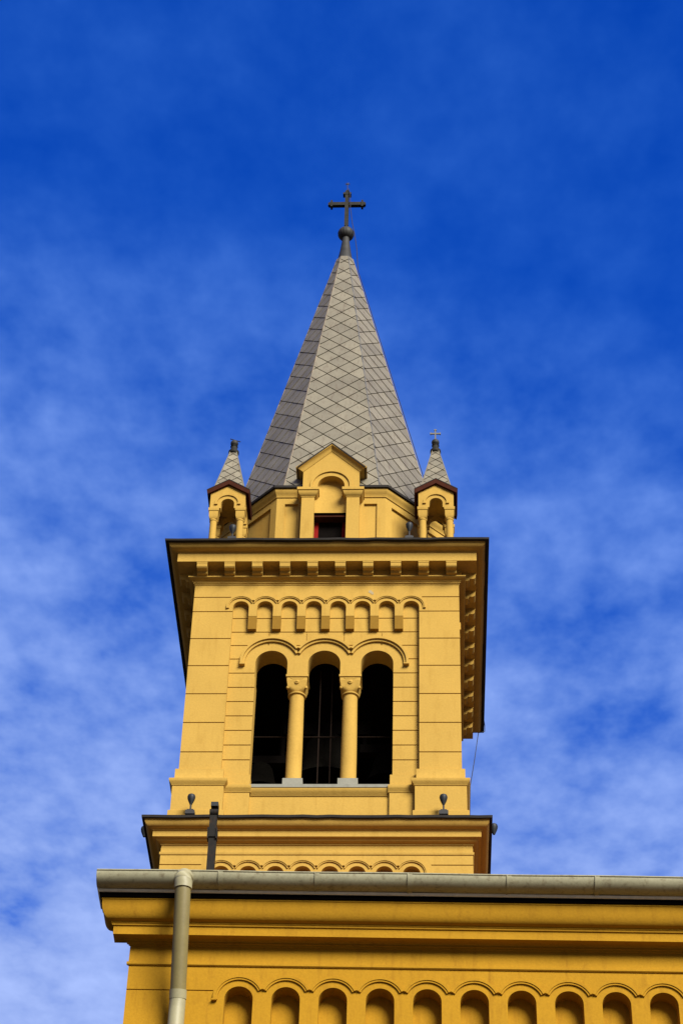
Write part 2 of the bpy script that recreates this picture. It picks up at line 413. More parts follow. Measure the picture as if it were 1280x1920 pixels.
panel = obj('arcade_wall', MB().box(-1.78, 1.78, 0.11, 0.50, 23.70, 28.0), M_PLASTER, tower)
AX = (-0.975, 0.0, 0.975)
c = MB()
for x in AX: c.arch(x, 26.53, 0.298, 26.2, 0.0, 0.7)
c.box(-1.262, 1.275, 0.0, 0.7, 23.6, 26.262)
cut(panel, c)
c = MB()
for z in (27.60, 27.27): c.box(-1.9, 1.9, -0.2, 0.126, z-gw, z+gw)
for x in (-1.05, -0.35, 0.35, 1.05): c.box(x-gw, x+gw, -0.2, 0.126, 26.95, 27.27)
for xa, xb in ((-1.9,-1.37),(-0.58,-0.40),(0.40,0.58),(1.37,1.9)): c.box(xa, xb, -0.2, 0.126, 26.95-gw, 26.95+gw)
for xa, xb in ((-1.9,-1.54),(1.54,1.9)): c.box(xa, xb, -0.2, 0.126, 26.63-gw, 26.63+gw)
for z in (26.30, 25.97, 25.645, 25.32, 24.995, 24.67, 24.345):
    c.box(-1.9, -1.2, -0.2, 0.126, z-gw, z+gw); c.box(1.2, 1.9, -0.2, 0.126, z-gw, z+gw)
cut(panel, c)
hd = MB()
for i, x in enumerate(AX):
    a0 = None if i < 2 else -5; a1 = None if i > 0 else 185
    hd.band(x, 26.53, 0.535, 0.580, 0.035, 0.112, a0, a1, 28, half=0.487)
    hd.band(x, 26.53, 0.490, 0.535, 0.070, 0.112, a0, a1, 28, half=0.487)
    if i == 2: hd.box(x+0.488, x+0.588, 0.03, 0.112, 26.462, 26.482)
    if i == 0: hd.box(x-0.588, x-0.488, 0.03, 0.112, 26.462, 26.482)
obj('hood_mould', hd, M_PLASTER, panel)
lin = obj('chamber_shade_lining', MB().box(-1.90, 1.90, 0.503, 0.55, 23.68, 28.2), M_DARK, panel)  # near-black sheet added over the inner plaster; its colour stands in for shade
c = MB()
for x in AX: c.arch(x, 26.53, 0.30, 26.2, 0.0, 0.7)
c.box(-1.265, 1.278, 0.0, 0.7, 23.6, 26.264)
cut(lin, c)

cpt = MB()
def column(x):
    co = obj('column', MB().lathe([(0.150,23.96),(0.150,24.02),(0.143,24.05),(0.143,24.6),(0.1385,25.2),(0.132,25.86),(0.132,25.90)], x, 0.30, 28), M_PLASTER, panel, loc=(x, 0.30, 23.76))
    cap = MB().lathe([(0.13,25.86),(0.162,25.875),(0.166,25.90),(0.140,25.915),(0.145,25.95)], x, 0.30, 28)
    # cushion block: round below, square above
    rings = []
    for k in range(9):
        t = k/8; z = 25.93 + 0.20*t; rg = []
        half = 0.15 + 0.035*t
        for i in range(32):
            an = 2*PI*i/32; cs, sn = math.cos(an), math.sin(an)
            rsq = half/max(abs(cs), abs(sn)); rc = 0.145 + 0.075*math.sin(t*PI/2)
            r_ = min(rsq, rc + 0.12*t)
            rg.append((x+r_*cs, 0.30+r_*sn, z))
        rings.append(rg)
    cap.loops(rings, True, True)
    cap.box(x-0.186, x+0.186, 0.114, 0.486, 26.13, 26.215)
    cap.box(x-0.205, x+0.205, 0.095, 0.505, 26.216, 26.262)
    cap.add([(x-0.12,0.108,26.19),(x+0.12,0.108,26.19),(x+0.09,0.108,26.165),(x-0.09,0.108,26.165),(x-0.12,0.118,26.19),(x+0.12,0.118,26.19),(x+0.09,0.118,26.165),(x-0.09,0.118,26.165)],
            [(0,1,2,3),(0,1,5,4),(1,2,6,5),(2,3,7,6),(3,0,4,7)])
    # rosette and corner knobs
    for r_, y in ((0.045, 0.100), (0.022, 0.088)):
        cap.loops([[(x+r_*math.cos(2*PI*k/14)*q, y_, 26.105+r_*math.sin(2*PI*k/14)*q) for k in range(14)] for y_, q in ((0.135,1.0),(y+0.008,1.0),(y,0.7))], True, True)
    for sx in (-1, 1):
        cap.loops([[(x+sx*0.165+0.03*q*math.cos(2*PI*k/10), 0.165+0.03*q*math.sin(2*PI*k/10), z) for k in range(10)] for z, q in ((25.97,0.3),(25.985,0.9),(26.01,1.0),(26.035,0.8),(26.045,0.3))], True, True)
    obj('capital', cap, M_PLASTER, co)
    obj('plinth', MB().box(x-0.178, x+0.178, 0.115, 0.48, 23.766, 23.955), M_STONE, co)
    return co
for x in (-0.4875, 0.4875): column(x)
around(panel, tower)
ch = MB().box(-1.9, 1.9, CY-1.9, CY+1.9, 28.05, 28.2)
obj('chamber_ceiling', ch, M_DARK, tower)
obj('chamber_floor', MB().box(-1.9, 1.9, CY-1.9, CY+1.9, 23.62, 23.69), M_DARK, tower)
br = MB()
br.tube([(-1.27, 0.62, 25.22), (1.28, 0.62, 25.22)], 0.010, 6)
br.tube([(-0.085, 0.64, 23.7), (-0.085, 0.64, 26.75)], 0.012, 6); br.tube([(0.135, 0.64, 23.7), (0.135, 0.64, 26.75)], 0.012, 6)
obj('window_bars', br, mat('dull_iron_bar', (0.016, 0.010, 0.007), 0.8, spec=0.05), tower)

# --- upper cornice
prof = [(-0.05,28.318),(0.012,28.322),(0.014,28.345),(0.034,28.35),(0.036,28.375),(0.054,28.38),(0.056,28.395),(0.10,28.41),(0.128,28.435),(0.13,28.455),(0.055,28.462),(0.05,28.638),(0.335,28.642),
        (0.335,28.845),(0.352,28.848),(0.354,28.865),(0.358,28.867)] + quarter(0.362,28.972,0.140,0.105) + [(0.508,28.973),(0.508,28.985),(0.1,28.99)]
uc = obj('cornice', MB().square(prof, W, 0, CY), M_PLASTER, tower)
obj('cornice_flashing', MB().square([(0.50,28.972),(0.572,28.974),(0.578,29.012),(0.57,29.022),(-0.6,29.20),(-2.4,29.24)], W, 0, CY, cap1=True, seg=26, jit=0.007), M_FLASH, uc)
def bracket(x):
    w = 0.098
    pr = [(0.06,28.636),(0.322,28.636),(0.322,28.575),(0.314,28.535),(0.292,28.512),(0.258,28.505),(0.228,28.512),(0.210,28.508),(0.198,28.490),(0.186,28.468),(0.165,28.458),(0.06,28.458)]
    m_ = MB(); n = len(pr)
    m_.add([(x-w,-d,z) for d, z in pr] + [(x+w,-d,z) for d, z in pr], [list(range(n)), list(range(2*n-1,n-1,-1))] + [(i,(i+1)%n,n+(i+1)%n,n+i) for i in range(n)])
    m_.box(x-w-0.004, x+w+0.004, -0.330, -0.06, 28.612, 28.637)
    return obj('bracket', m_, M_PLASTER, uc)
brs = [bracket(-2.36 + 0.5244*i) for i in range(10)]
for b in brs: around(b, uc)

# --- octagonal drum
a8, b8 = 1.08, 2.08
drum = obj('drum_wall', MB().octo([(0,29.05),(0,31.0)], a8, b8, 0, CY, True, True, side=0.18), M_PLASTER, tower)
c = MB()
yf = CY - b8
for sx in (-1, 1):
    xa, xb = sorted((sx*0.655, sx*0.915)); c.box(xa, xb, yf-0.2, yf+0.045, 28.9, 30.80)
cd = MB()
for k, wd in ((1, 0.66), (3, 0.66), (5, 0.66), (7, 0.66), (2, 0.68), (4, 0.80), (6, 0.68)):
    off = (b8 + (0.18 if k in (2, 6) else 0)) if k % 2 == 0 else (a8+b8)/math.sqrt(2)
    an = k*PI/4; xo = 0.0 if k % 2 == 0 else (0.127 if k in (1, 5) else -0.127)
    bx = MB().box(xo-wd, xo+wd, -off-0.2, -off+0.045, 28.9, 30.80)
    bx.v = [(x*math.cos(an)-y*math.sin(an), x*math.sin(an)+y*math.cos(an)+CY, z) for x, y, z in bx.v]
    c.add(bx.v, bx.f)
c.box(-0.330, 0.330, yf-0.3, yf+0.6, 28.95, 31.2)
cut(drum, c)
gap = MB().box(-0.332, 0.332, yf-0.3, yf+0.14, 30.8, 31.4)
dc = obj('drum_cornice', MB().octo([(-0.05,31.15),(-0.05,30.955),(0.02,30.96),(0.025,30.995),(0.05,31.03),(0.075,31.07),(0.085,31.10),(0.085,31.14),(0.0,31.15)], a8, b8, 0, CY, side=0.18), M_PLASTER, tower)
dfl = obj('drum_flashing', MB().octo([(0.08,31.135),(0.125,31.138),(0.13,31.19),(0.11,31.205),(-0.05,31.28),(-0.3,31.30),(-0.3,31.135),(0.08,31.135)], a8, b8, 0, CY, side=0.18), M_FLASH, dc)
cut(dc, gap); cut(dfl, gap)
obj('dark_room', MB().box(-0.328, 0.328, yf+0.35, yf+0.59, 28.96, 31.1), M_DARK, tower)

# --- gabled dormer on the drum's front
FY = 0.20
dm = MB()
GA = 32.03
dorm = obj('gable', MB().prism([(-0.562,30.978),(0.562,30.978),(0.562,31.47),(0.0,GA),(-0.562,31.47)], FY, FY+0.75), M_PLASTER, tower)
c = MB().arch(0.003, 31.09, 0.268, 30.7, FY-0.2, FY+0.5)
cut(dorm, c)
hd = MB().band(0.003, 31.09, 0.365, 0.415, FY-0.03, FY+0.002, 0, 180, 28)
for sx in (-1, 1):
    xa, xb = sorted((0.003+sx*0.365, 0.003+sx*0.415)); hd.box(xa, xb, FY-0.03, FY+0.002, 30.98, 31.09)
obj('hood_mould', hd, M_PLASTER, dorm)
# curved niche back
nb = MB(); rings = []
for zz in (30.40, 30.42, 31.00, 31.15, 31.25, 31.33, 31.40):
    rings.append([(0.003 + 0.328*math.cos(PI+PI*i/20), FY+0.045+0.135*-math.sin(PI+PI*i/20), zz) for i in range(21)])
nb.loops(rings, closed=False)
nb.add([(-0.325,FY+0.045,30.40),(0.331,FY+0.045,30.40),(0.331,FY+0.25,30.40),(-0.325,FY+0.25,30.40)], [(0,1,2,3)])
nb.add(rings[0]+[(0.331,FY+0.045,30.402)], [list(range(21))])
obj('niche', nb, M_PLASTER, dorm)
for sx in (-1, 1):
    xa, xb = sorted((sx*0.318, sx*0.572))
    p_ = obj('pilaster', MB().box(xa, xb, FY-0.005, FY+0.35, 29.06, 30.78), M_PLASTER, dorm)
    im = MB(); xm = sx*0.445
    im.loops([[(xm-0.127-d, FY-0.006-d, z), (xm+0.127+d, FY-0.006-d, z), (xm+0.127+d, FY+0.34, z), (xm-0.127-d, FY+0.34, z)]
              for d, z in ((0.0,30.775),(0.012,30.778),(0.014,30.795),(0.035,30.81),(0.058,30.845),(0.07,30.885),(0.072,30.905),(0.09,30.91),(0.09,30.976))], True, True)
    obj('impost', im, M_PLASTER, p_)
rk = MB()
def chev(d, off):
    y, xe, ze = FY-off, 0.562+0.545*d+0.85*off, 31.47+0.838*d-0.55*off
    return [(-xe, y, ze), (0.0, y, GA+d*1.19), (xe, y, ze)]
rprof = [(-0.005,-0.01),(-0.004,0.012),(0.012,0.016),(0.024,0.026),(0.045,0.036),(0.066,0.056),(0.078,0.080),(0.082,0.094),(0.118,0.098),(0.120,-0.70)]
rr_ = [chev(*q) for q in rprof]
for r in rr_[-1:]:
    for k in (0, 2): r[k] = (rr_[-2][k][0], r[k][1], rr_[-2][k][2]+0.002)
rk.loops(rr_, closed=False)
for k in (0, 2): rk.add([r[k] for r in rr_]+[(rr_[0][k][0], FY+0.70, rr_[0][k][2])], [list(range(len(rr_)+1))])
obj('raking_cornice', rk, M_PLASTER, dorm)
rf = MB()
for sx in (-1, 1):
    rf.prism([(0.0, GA+0.121), (sx*0.675, 31.49), (sx*0.69, 31.515), (0.0, GA+0.152)][::sx], FY-0.105, FY+0.80)
obj('gable_roof', rf, M_FLASH, dorm)
ld = MB().box(-0.316, 0.316, FY+0.09, FY+0.26, 30.335, 30.397)
obj('lintel', ld, M_SOFFIT, dorm)
wn = MB()
wy = FY + 0.26
wn.box(-0.328, -0.235, wy, wy+0.06, 29.10, 30.75); wn.box(0.235, 0.328, wy, wy+0.06, 29.10, 30.75)
wf = obj('window', wn, M_RED, dorm)
obj('pane', MB().box(-0.234, 0.234, wy+0.03, wy+0.04, 29.10, 30.75), M_DARK, wf)

# --- spire
ZS, ZA, ZT = 31.25, 41.27, 40.42
sa, sb_ = 0.955, 2.09
core = MB(); kf = (ZA-ZT)/(ZA-ZS)
def oc(A, B, z): return [(x, CY+y, z) for x, y in ((-A,-B),(A,-B),(B,-A),(B,A),(A,B),(-A,B),(-B,A),(-B,-A))]
c0, c1 = oc(sa, sb_, ZS), oc(sa*kf, sb_*kf, ZT)
core.loops([oc(sa-0.004, sb_-0.012, ZS), oc(sa*kf-0.004, sb_*kf-0.012, ZT)], True, True)
spire = obj('spire', core, M_SEAM, tower)
def clip(poly, ed):
    for (ax, ay), (bx, by) in ed:
        o_ = []
        for i in range(len(poly)):
            p, q = poly[i], poly[(i+1) % len(poly)]
            sp = (bx-ax)*(p[1]-ay)-(by-ay)*(p[0]-ax); sq = (bx-ax)*(q[1]-ay)-(by-ay)*(q[0]-ax)
            if sp >= 0: o_.append(p)
            if (sp >= 0) != (sq >= 0):
                t = sp/(sp-sq); o_.append((p[0]+(q[0]-p[0])*t, p[1]+(q[1]-p[1])*t))
        poly = o_
        if len(poly) < 3: return []
    return poly
def tiles(mb, base, top, hw, hh, gap, th, lo=0.80, hi=1.10, phase=0.0):
    # base, top: two corners each of a facet; lozenge tiles clipped to it
    b0, b1, t0, t1 = (Vector(p) for p in (*base, *top))
    e1 = (b1-b0).normalized(); nrm = e1.cross((t0+t1)/2-(b0+b1)/2).normalized(); e2 = nrm.cross(e1)
    o_ = (b0+b1)/2; f2 = lambda p: ((p-o_).dot(e1), (p-o_).dot(e2))
    tr = [f2(b0), f2(b1), f2(t1), f2(t0)]
    ins = 0.006
    ed = [(tr[i], tr[(i+1) % 4]) for i in range(4)]
    H = tr[2][1]; Wd = max(abs(tr[0][0]), abs(tr[1][0]))
    j = -1
    while j*hh < H + hh:
        i = -int(Wd/hw)-2
        while i*hw < Wd + 2*hw:
            if (i+j) % 2 == 0:
                cx, cy = i*hw + phase, j*hh
                po = clip([(cx, cy-hh+gap), (cx+hw-gap, cy), (cx, cy+hh-gap), (cx-hw+gap, cy)], ed)
                if len(po) >= 3:
                    ar = abs(sum(po[k][0]*po[(k+1) % len(po)][1]-po[(k+1) % len(po)][0]*po[k][1] for k in range(len(po))))/2
                    if ar > 0.0015:
                        up = lambda p: th*(1.3 - 0.8*(p[1]-cy+hh)/(2*hh))
                        tl = random.uniform(-0.004, 0.004)
                        topv = [o_ + e1*p[0] + e2*p[1] + nrm*(up(p)+tl*(p[0]-cx)/hw) for p in po]
                        botv = [o_ + e1*p[0] + e2*p[1] - nrm*0.02 for p in po]
                        n = len(po); sh = random.uniform(lo, hi)
                        mb.add(topv+botv, [list(range(n))]+[(k, n+k, n+(k+1) % n, (k+1) % n) for k in range(n)], sh)
            i += 1
        j += 1
for k in range(8):
    tm = MB(); j = (k+1) % 8
    tiles(tm, (c0[k], c0[j]), (c1[k], c1[j]), 0.236, 0.234, 0.010, 0.019, phase=0.0 if k % 2 == 0 else 0.06)
    obj('tiled_face', tm, M_SLATE, spire)
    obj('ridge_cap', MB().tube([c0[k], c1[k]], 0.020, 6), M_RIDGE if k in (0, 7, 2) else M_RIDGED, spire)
cap_ = MB().lathe([(0.226,40.26),(0.208,40.31),(0.172,40.50),(0.132,40.78),(0.102,41.03),(0.085,41.22),(0.085,41.30)], 0, CY, 24)
fin = obj('finial', cap_, M_LEAD, tower)
prof = [(0.19*math.sin(t), 41.43-0.185*math.cos(t)) for t in [0.35+(PI-0.7)*i/12 for i in range(13)]]
obj('ball', MB().lathe(prof, 0, CY, 64, lobes=16, amp=0.035), M_LEAD, fin)
# --- iron cross
cr = MB()
cr.lathe([(0.075,41.58),(0.06,41.62),(0.05,41.72),(0.045,41.8)], 0, CY, 12)
cr.box(-0.048, 0.048, CY-0.050, CY+0.050, 41.70, 42.98)
cr.add([(-0.048,CY-0.050,42.98),(0.048,CY-0.050,42.98),(0.048,CY+0.050,42.98),(-0.048,CY+0.050,42.98),(0,CY,43.10)], [(0,1,4),(1,2,4),(2,3,4),(3,0,4)])
for s_ in (-1, 1):
    xa, xb = sorted((s_*0.0485, s_*0.435)); cr.box(xa, xb, CY-0.046, CY+0.046, 42.462, 42.568)
    xa, xb = sorted((s_*0.345, s_*0.393)); cr.box(xa, xb, CY-0.060, CY+0.060, 42.405, 42.625)
    cr.box(*sorted((s_*0.436, s_*0.455)), CY-0.035, CY+0.035, 42.478, 42.556)
cr.box(-0.098, 0.098, CY-0.058, CY+0.058, 42.852, 42.918)
cross = obj('cross', cr, M_IRON, tower)
rd = MB().tube([(0,CY,43.08),(0,CY,43.29)], 0.010, 6)
for k in range(7):
    t = PI*(k/6)*1.25-0.39
    rd.tube([(0.008*math.cos(t),CY,43.29+0.008*math.sin(t)),(0.065*math.cos(t),CY,43.29+0.075*math.sin(t))], [0.009,0.004], 5)
obj('lightning_rod', rd, M_WIRE, cross)

# --- corner turrets
def turret(sx, sy, finial):
    cx, cy = sx*2.05+0.03, CY+sy*2.05
    t = obj('turret', MB().box(cx-0.345, cx+0.345, cy-0.345, cy+0.345, 30.415, 30.80), M_PLASTER, tower, loc=(cx, cy, 29.05))
    gz = 31.02
    g = MB()
    for f in (-1, 1):
        pass
    # gabled head as one pentagonal block
    t.data.clear_geometry()
    hb = MB().prism([(cx-0.345,30.415),(cx+0.345,30.415),(cx+0.345,30.80),(cx,gz),(cx-0.345,30.80)], cy-0.345, cy+0.345)
    t.data.from_pydata([(x-cx, y-cy, z-29.05) for x, y, z in hb.v], [], hb.f)
    bm = bmesh.new(); bm.from_mesh(t.data); bmesh.ops.recalc_face_normals(bm, faces=bm.faces[:]); bm.to_mesh(t.data); bm.free()
    if not t.data.materials: t.data.materials.append(M_PLASTER)
    cc = MB().arch(cx, 30.53, 0.130, 30.2, cy-0.5, cy+0.5)
    sd = MB().arch(0, 30.53, 0.130, 30.2, -0.5, 0.5)
    cc.add([(cx+y, cy+x, z) for x, y, z in sd.v], sd.f)
    cc.box(cx-0.2, cx+0.2, cy-0.2, cy+0.2, 30.2, 30.655)
    cut(t, cc)
    for f, y0, y1 in ((0, cy-0.37, cy-0.343), (1, cy+0.343, cy+0.37)):
        hd = MB()
        hd.band(cx, 30.535, 0.205, 0.25, y0, y1, -2, 182, 22)
        for s_ in (-1, 1): hd.box(cx+s_*0.2275-0.03, cx+s_*0.2275+0.03, y0-0.006, y1, 30.50, 30.535)
        obj('hood_mould', hd, M_PLASTER, t)
    for ax in (-1, 1):
        for ay in (-1, 1):
            qx, qy = cx+ax*0.262, cy+ay*0.262
            cm = MB().lathe([(0.085,29.08),(0.085,29.16),(0.072,29.18),(0.070,29.6),(0.068,30.10),(0.079,30.115),(0.079,30.14),(0.07,30.15)], qx, qy, 20)
            cm.square([(-0.01,30.15),(0.0,30.17),(0.012,30.21),(0.014,30.34)], 0.075, qx, qy, True, True)
            cm.square([(0.024,30.342),(0.030,30.36),(0.030,30.412)], 0.075, qx, qy, True, True)
            obj('column', cm, M_PLASTER, t)
    rf = MB()
    for s_ in (-1, 1):
        rf.prism([(cx, gz-0.01), (cx+s_*0.41, 30.748), (cx+s_*0.425, 30.845), (cx, gz+0.10)][::s_], cy-0.40, cy+0.40)
    obj('gable_roof', rf, M_SOFFIT, t)
    rf = MB()
    for s_ in (-1, 1):
        rf.prism([(cx, gz+0.102), (cx+s_*0.42, 30.848), (cx+s_*0.428, 30.865), (cx, gz+0.122)][::s_], cy-0.405, cy+0.405)
    obj('roof_sheet', rf, M_FLASH, t)
    # spirelet
    z0, z1, h0, h1 = 30.86, 32.22, 0.325, 0.062
    sp = MB().square([(-0.01,z0),(h1-h0-0.006,z1)], h0, cx, cy, True, True)
    so = obj('spirelet', sp, M_SEAM, t)
    tm = MB()
    A = [(cx-h0,cy-h0,z0),(cx+h0,cy-h0,z0),(cx+h0,cy+h0,z0),(cx-h0,cy+h0,z0)]
    B = [(cx-h1,cy-h1,z1),(cx+h1,cy-h1,z1),(cx+h1,cy+h1,z1),(cx-h1,cy+h1,z1)]
    for k in range(4):
        j = (k+1) % 4
        tiles(tm, (A[k], A[j]), (B[k], B[j]), 0.135, 0.118, 0.009, 0.008, 0.72, 1.35)
        tm.tube([A[k], B[k]], 0.014, 5)
    tm.sh = [x if x != 1.0 else 0.9 for x in tm.sh]
    col_tiles = obj('spirelet_tiles', tm, M_SLATE, t)
    fm = MB().lathe([(0.055,32.16),(0.085,32.18),(0.108,32.215),(0.108,32.27),(0.075,32.31),(0.066,32.35),(0.064,32.39),(0.078,32.41),(0.064,32.43)], cx, cy, 18)
    obj('ball', MB().lathe([(0.080*math.sin(q), 32.505-0.080*math.cos(q)) for q in [0.3+(PI-0.6)*i/10 for i in range(11)]], cx, cy, 18), M_LEAD, t)
    obj('finial', fm, M_IRON, t)
    x_ = MB()
    if finial == 'cross':
        x_.box(cx-0.013, cx+0.013, cy-0.013, cy+0.013, 32.56, 32.87)
        for s_ in (-1, 1):
            x_.box(*sorted((cx+s_*0.0135, cx+s_*0.098)), cy-0.012, cy+0.012, 32.742, 32.772)
            x_.box(*sorted((cx+s_*0.085, cx+s_*0.108)), cy-0.016, cy+0.016, 32.733, 32.781)
        x_.box(cx-0.026, cx+0.026, cy-0.016, cy+0.016, 32.845, 32.872)
        obj('cross', x_, M_PALEMETAL, t)
    else:
        x_.tube([(cx-0.09, cy-0.03, 32.615), (cx+0.12, cy+0.03, 32.585)], 0.010, 6)
        x_.box(cx-0.012, cx+0.012, cy-0.012, cy+0.012, 32.56, 32.60)
        obj('broken_cross', x_, M_IRON, t)
turret(-1, -1, 'bar'); turret(1, -1, 'cross'); turret(-1, 1, 'cross'); turret(1, 1, 'cross')

# ------------------------------------------------------------------ nave building
NA = R(1.2); NO = (-2.72, -2.0, 0.0)
nave = empty('church_nave', NO, 'yellow church nave with round-arched frieze, moulded cornice and pale gutter', 'building')
nave.rotation_euler = (0, 0, NA)
def nobj(name, mb, m, parent=None, sharp=32):
    parent = parent or nave
    o = obj(name, mb, m, None, loc=(0, 0, 0), sharp=sharp)
    ORG[o.name] = (0, 0, 0); o.parent = parent; o.location = (0, 0, 0)
    return o
NL, ND = 15.2, 9.0
nobj('wall', MB().box(0.30, NL-0.3, 0.30, ND, 0.0, 19.94), M_NAVE)
nf = nobj('arched_wall', MB().box(0.0, NL, 0.0, 0.30, 0.0, 19.94), M_NAVE)
nobj('side_wall', MB().box(0.002, 0.299, 0.301, ND, 0.0, 19.94), M_NAVE)
c = MB(); NX = [1.725 + 0.7186*i for i in range(17)]
for x in NX: c.arch(x, 18.385, 0.218, 17.42, -0.2, 0.27)
c.box(-0.2, 1.33, -0.2, 0.016, 18.512, 18.532)
c.box(-0.2, 1.5, -0.2, 0.016, 17.83, 17.85)
cut(nf, c)
hd = MB()
for i, x in enumerate(NX):
    a0 = None if i < 16 else -4; a1 = None if i > 0 else 184
    hd.band(x, 18.385, 0.352, 0.392, -0.042, 0.003, a0, a1, 26, half=0.359)
    hd.band(x, 18.385, 0.322, 0.352, -0.028, 0.003, a0, a1, 26, half=0.359)
hd.box(1.318, 1.395, -0.06, 0.003, 18.335, 18.358)
nobj('hood_mould', hd, M_NAVE, nf)
prof = [(-0.05,18.93),(0.018,18.935),(0.034,18.95),(0.034,18.99),(0.008,18.998),(0.006,19.275),(0.03,19.285),(0.034,19.305),(0.06,19.31),(0.062,19.335),(0.09,19.352),(0.11,19.358),(0.252,19.335),
        (0.258,19.338),(0.262,19.478),(0.285,19.484),(0.288,19.512),(0.30,19.516),(0.303,19.535),(0.313,19.54)] + quarter(0.316,19.80,0.136,0.26,12) + [(0.452,19.835),(0.462,19.84),(0.462,19.865),(0.2,19.868)]
ncm = MB().loops([[(0.0, 0.0, z), (-d, 0.0, z), (-d, -d, z), (NL, -d, z)] for d, z in prof], closed=False)
nc = nobj('cornice', ncm, M_NAVE)
dk = MB().loops([[(0.0, 0.0, z), (-d, 0.0, z), (-d, -d, z), (NL, -d, z)] for d, z in ((0.2,19.872),(0.490,19.868),(0.508,19.930),(0.2,19.932))], closed=False)
nobj('eave_shade_strip', dk, M_DARK, nc)  # near-black strip stands in for the shadow gap under the gutter
dk = MB().loops([[(0.0, 0.0, z), (-d, 0.0, z), (-d, -d, z), (NL, -d, z)] for d, z in ((0.2,19.934),(0.528,19.936),(0.540,19.974),(0.530,19.977),(0.2,19.979))], closed=False)
nobj('drip_edge', dk, M_LIP, nc)
nobj('gutter_board', MB().box(-0.50, NL, -0.47, -0.44, 19.982, 20.16), M_DARK, nc)
# roof behind the gutter
rfm = MB()
e = 0.50
ridge_y, sl_ = ND/2, 0.30
zr = 19.95 + sl_*(ridge_y+e)
rfm.add([(-0.02,-e,19.955),(NL,-e,19.955),(NL,ridge_y,zr),(-0.02,ridge_y,zr),(-0.02,ND+e,19.955),(NL,ND+e,19.955)], [(0,1,2,3),(3,2,5,4),(0,3,4),(1,5,2)])
nobj('roof', rfm, M_ROOF)
# half-round gutter with a rolled front bead
GY, GZ, GR = -0.615, 20.150, 0.186
gm = MB(); x0, x1 = -0.535, NL+0.1
sec = []
for i in range(19):
    t = PI + PI*i/18
    sec.append((GY+GR*math.cos(t), GZ+GR*math.sin(t)))
sec += [(GY+(GR-0.008)*math.cos(2*PI-PI*i/18), GZ+(GR-0.008)*math.sin(2*PI-PI*i/18)) for i in range(19)]
nseg = 60; rings = []
for k in range(nseg+1):
    x = x0+(x1-x0)*k/nseg; dz = 0.004*math.sin(x*1.9)+0.003*math.sin(x*4.3+1)
    rings.append([(x, y, z+dz) for y, z in sec])
gm.loops(rings, True, True)
gut = nobj('gutter', gm, M_GUTTER)
nobj('gutter_end', MB().loops([[(xx, y, z) for y, z in sec[:19]] for xx in (x0-0.004, x0+0.004)], True, True), M_GUTTER, gut)
nobj('gutter_bead', MB().tube([(x0+(x1-x0)*k/nseg, GY-GR, GZ+0.004+0.004*math.sin((x0+(x1-x0)*k/nseg)*1.9)) for k in range(nseg+1)], 0.014, 8), M_GUTTER, gut)
for x in (1.395, 2.893, 4.33, 5.86, 7.22, 8.7, 10.2, 11.7, 13.2):
    jm = MB()
    for xa, xb, rr in ((x-0.03, x+0.03, GR+0.007), (x-0.045, x-0.031, GR+0.016)):
        so_ = [(GY+rr*math.cos(PI+PI*i/18), GZ+rr*math.sin(PI+PI*i/18)) for i in range(19)] + [(GY+(GR-0.002)*math.cos(2*PI-PI*i/18), GZ+(GR-0.002)*math.sin(2*PI-PI*i/18)) for i in range(19)]
        jm.loops([[(xa, y, z) for y, z in so_], [(xb, y, z) for y, z in so_]], True, True)
    nobj('gutter_joint', jm, M_GUTTER, gut)
# downpipe
PX = 0.83
dp = MB().tube([(PX,-0.845,19.86),(PX,-0.83,19.75),(PX,-0.57,19.0),(PX,-0.315,18.27)], 0.122, 24)
pipe = nobj('downpipe', dp, M_PIPE)
el = [(PX,-0.66,20.02),(PX,-0.74,20.045),(PX,-0.80,20.035),(PX,-0.838,19.99),(PX,-0.85,19.93),(PX,-0.845,19.86),(PX,-0.838,19.80)]
nobj('elbow', MB().tube(el, [0.135,0.138,0.139,0.139,0.139,0.139,0.139], 24), M_PIPE_LIT, pipe)
nobj('collar', MB().tube([(PX,-0.335,18.33),(PX,-0.305,18.245),(PX,-0.29,18.20)], 0.132, 24), M_PIPE_LIT, pipe)
nobj('lower_pipe', MB().tube([(PX,-0.305,18.25),(PX,-0.285,18.15),(PX,-0.28,18.0),(PX,-0.28,0.1)], 0.124, 24), M_PIPE_LIT, pipe)
ring_ = MB(); ring_.tube([(PX,-0.28,17.2),(PX,-0.28,17.26)], 0.137, 24); ring_.box(PX-0.02, PX+0.02, -0.28+0.12, 0.05, 17.21, 17.25)
nobj('pipe_clip', ring_, M_PIPE, pipe)

# ------------------------------------------------------------------ bells
def bell(x, y, z, s, label):
    b = empty('bell', (x, y, z), label, 'bell', 'bells in the belfry')
    pr = [(0.50,0.0),(0.485,0.03),(0.42,0.14),(0.36,0.32),(0.32,0.52),(0.285,0.68),(0.23,0.77),(0.10,0.82),(0.0001,0.825)]
    m_ = MB().lathe([(x*0+r*s, z+h*s) for r, h in pr], x, y, 32, cap=False)
    m_.lathe([(0.46*s, z+0.004), (0.36*s, z+0.2*s), (0.30*s, z+0.5*s), (0.2*s, z+0.74*s)], x, y, 32, cap=False)
    obj('bell_body', m_, M_BRONZE, b)
    obj('clapper', MB().lathe([(0.01*s, z+0.7*s), (0.02*s, z+0.25*s), (0.06*s, z+0.12*s), (0.055*s, z+0.05*s), (0.01*s, z+0.01)], x, y, 12), M_BRONZE, b)
    obj('headstock', MB().box(x-0.6*s, x+0.6*s, y-0.10*s, y+0.10*s, z+0.83*s, z+1.05*s), M_DARK, b)
    obj('hanger', MB().tube([(x-0.5*s, y, z+1.0*s), (x-0.5*s, y, 28.1)], 0.05, 8).tube([(x+0.5*s, y, z+1.0*s), (x+0.5*s, y, 28.1)], 0.05, 8), M_DARK, b)
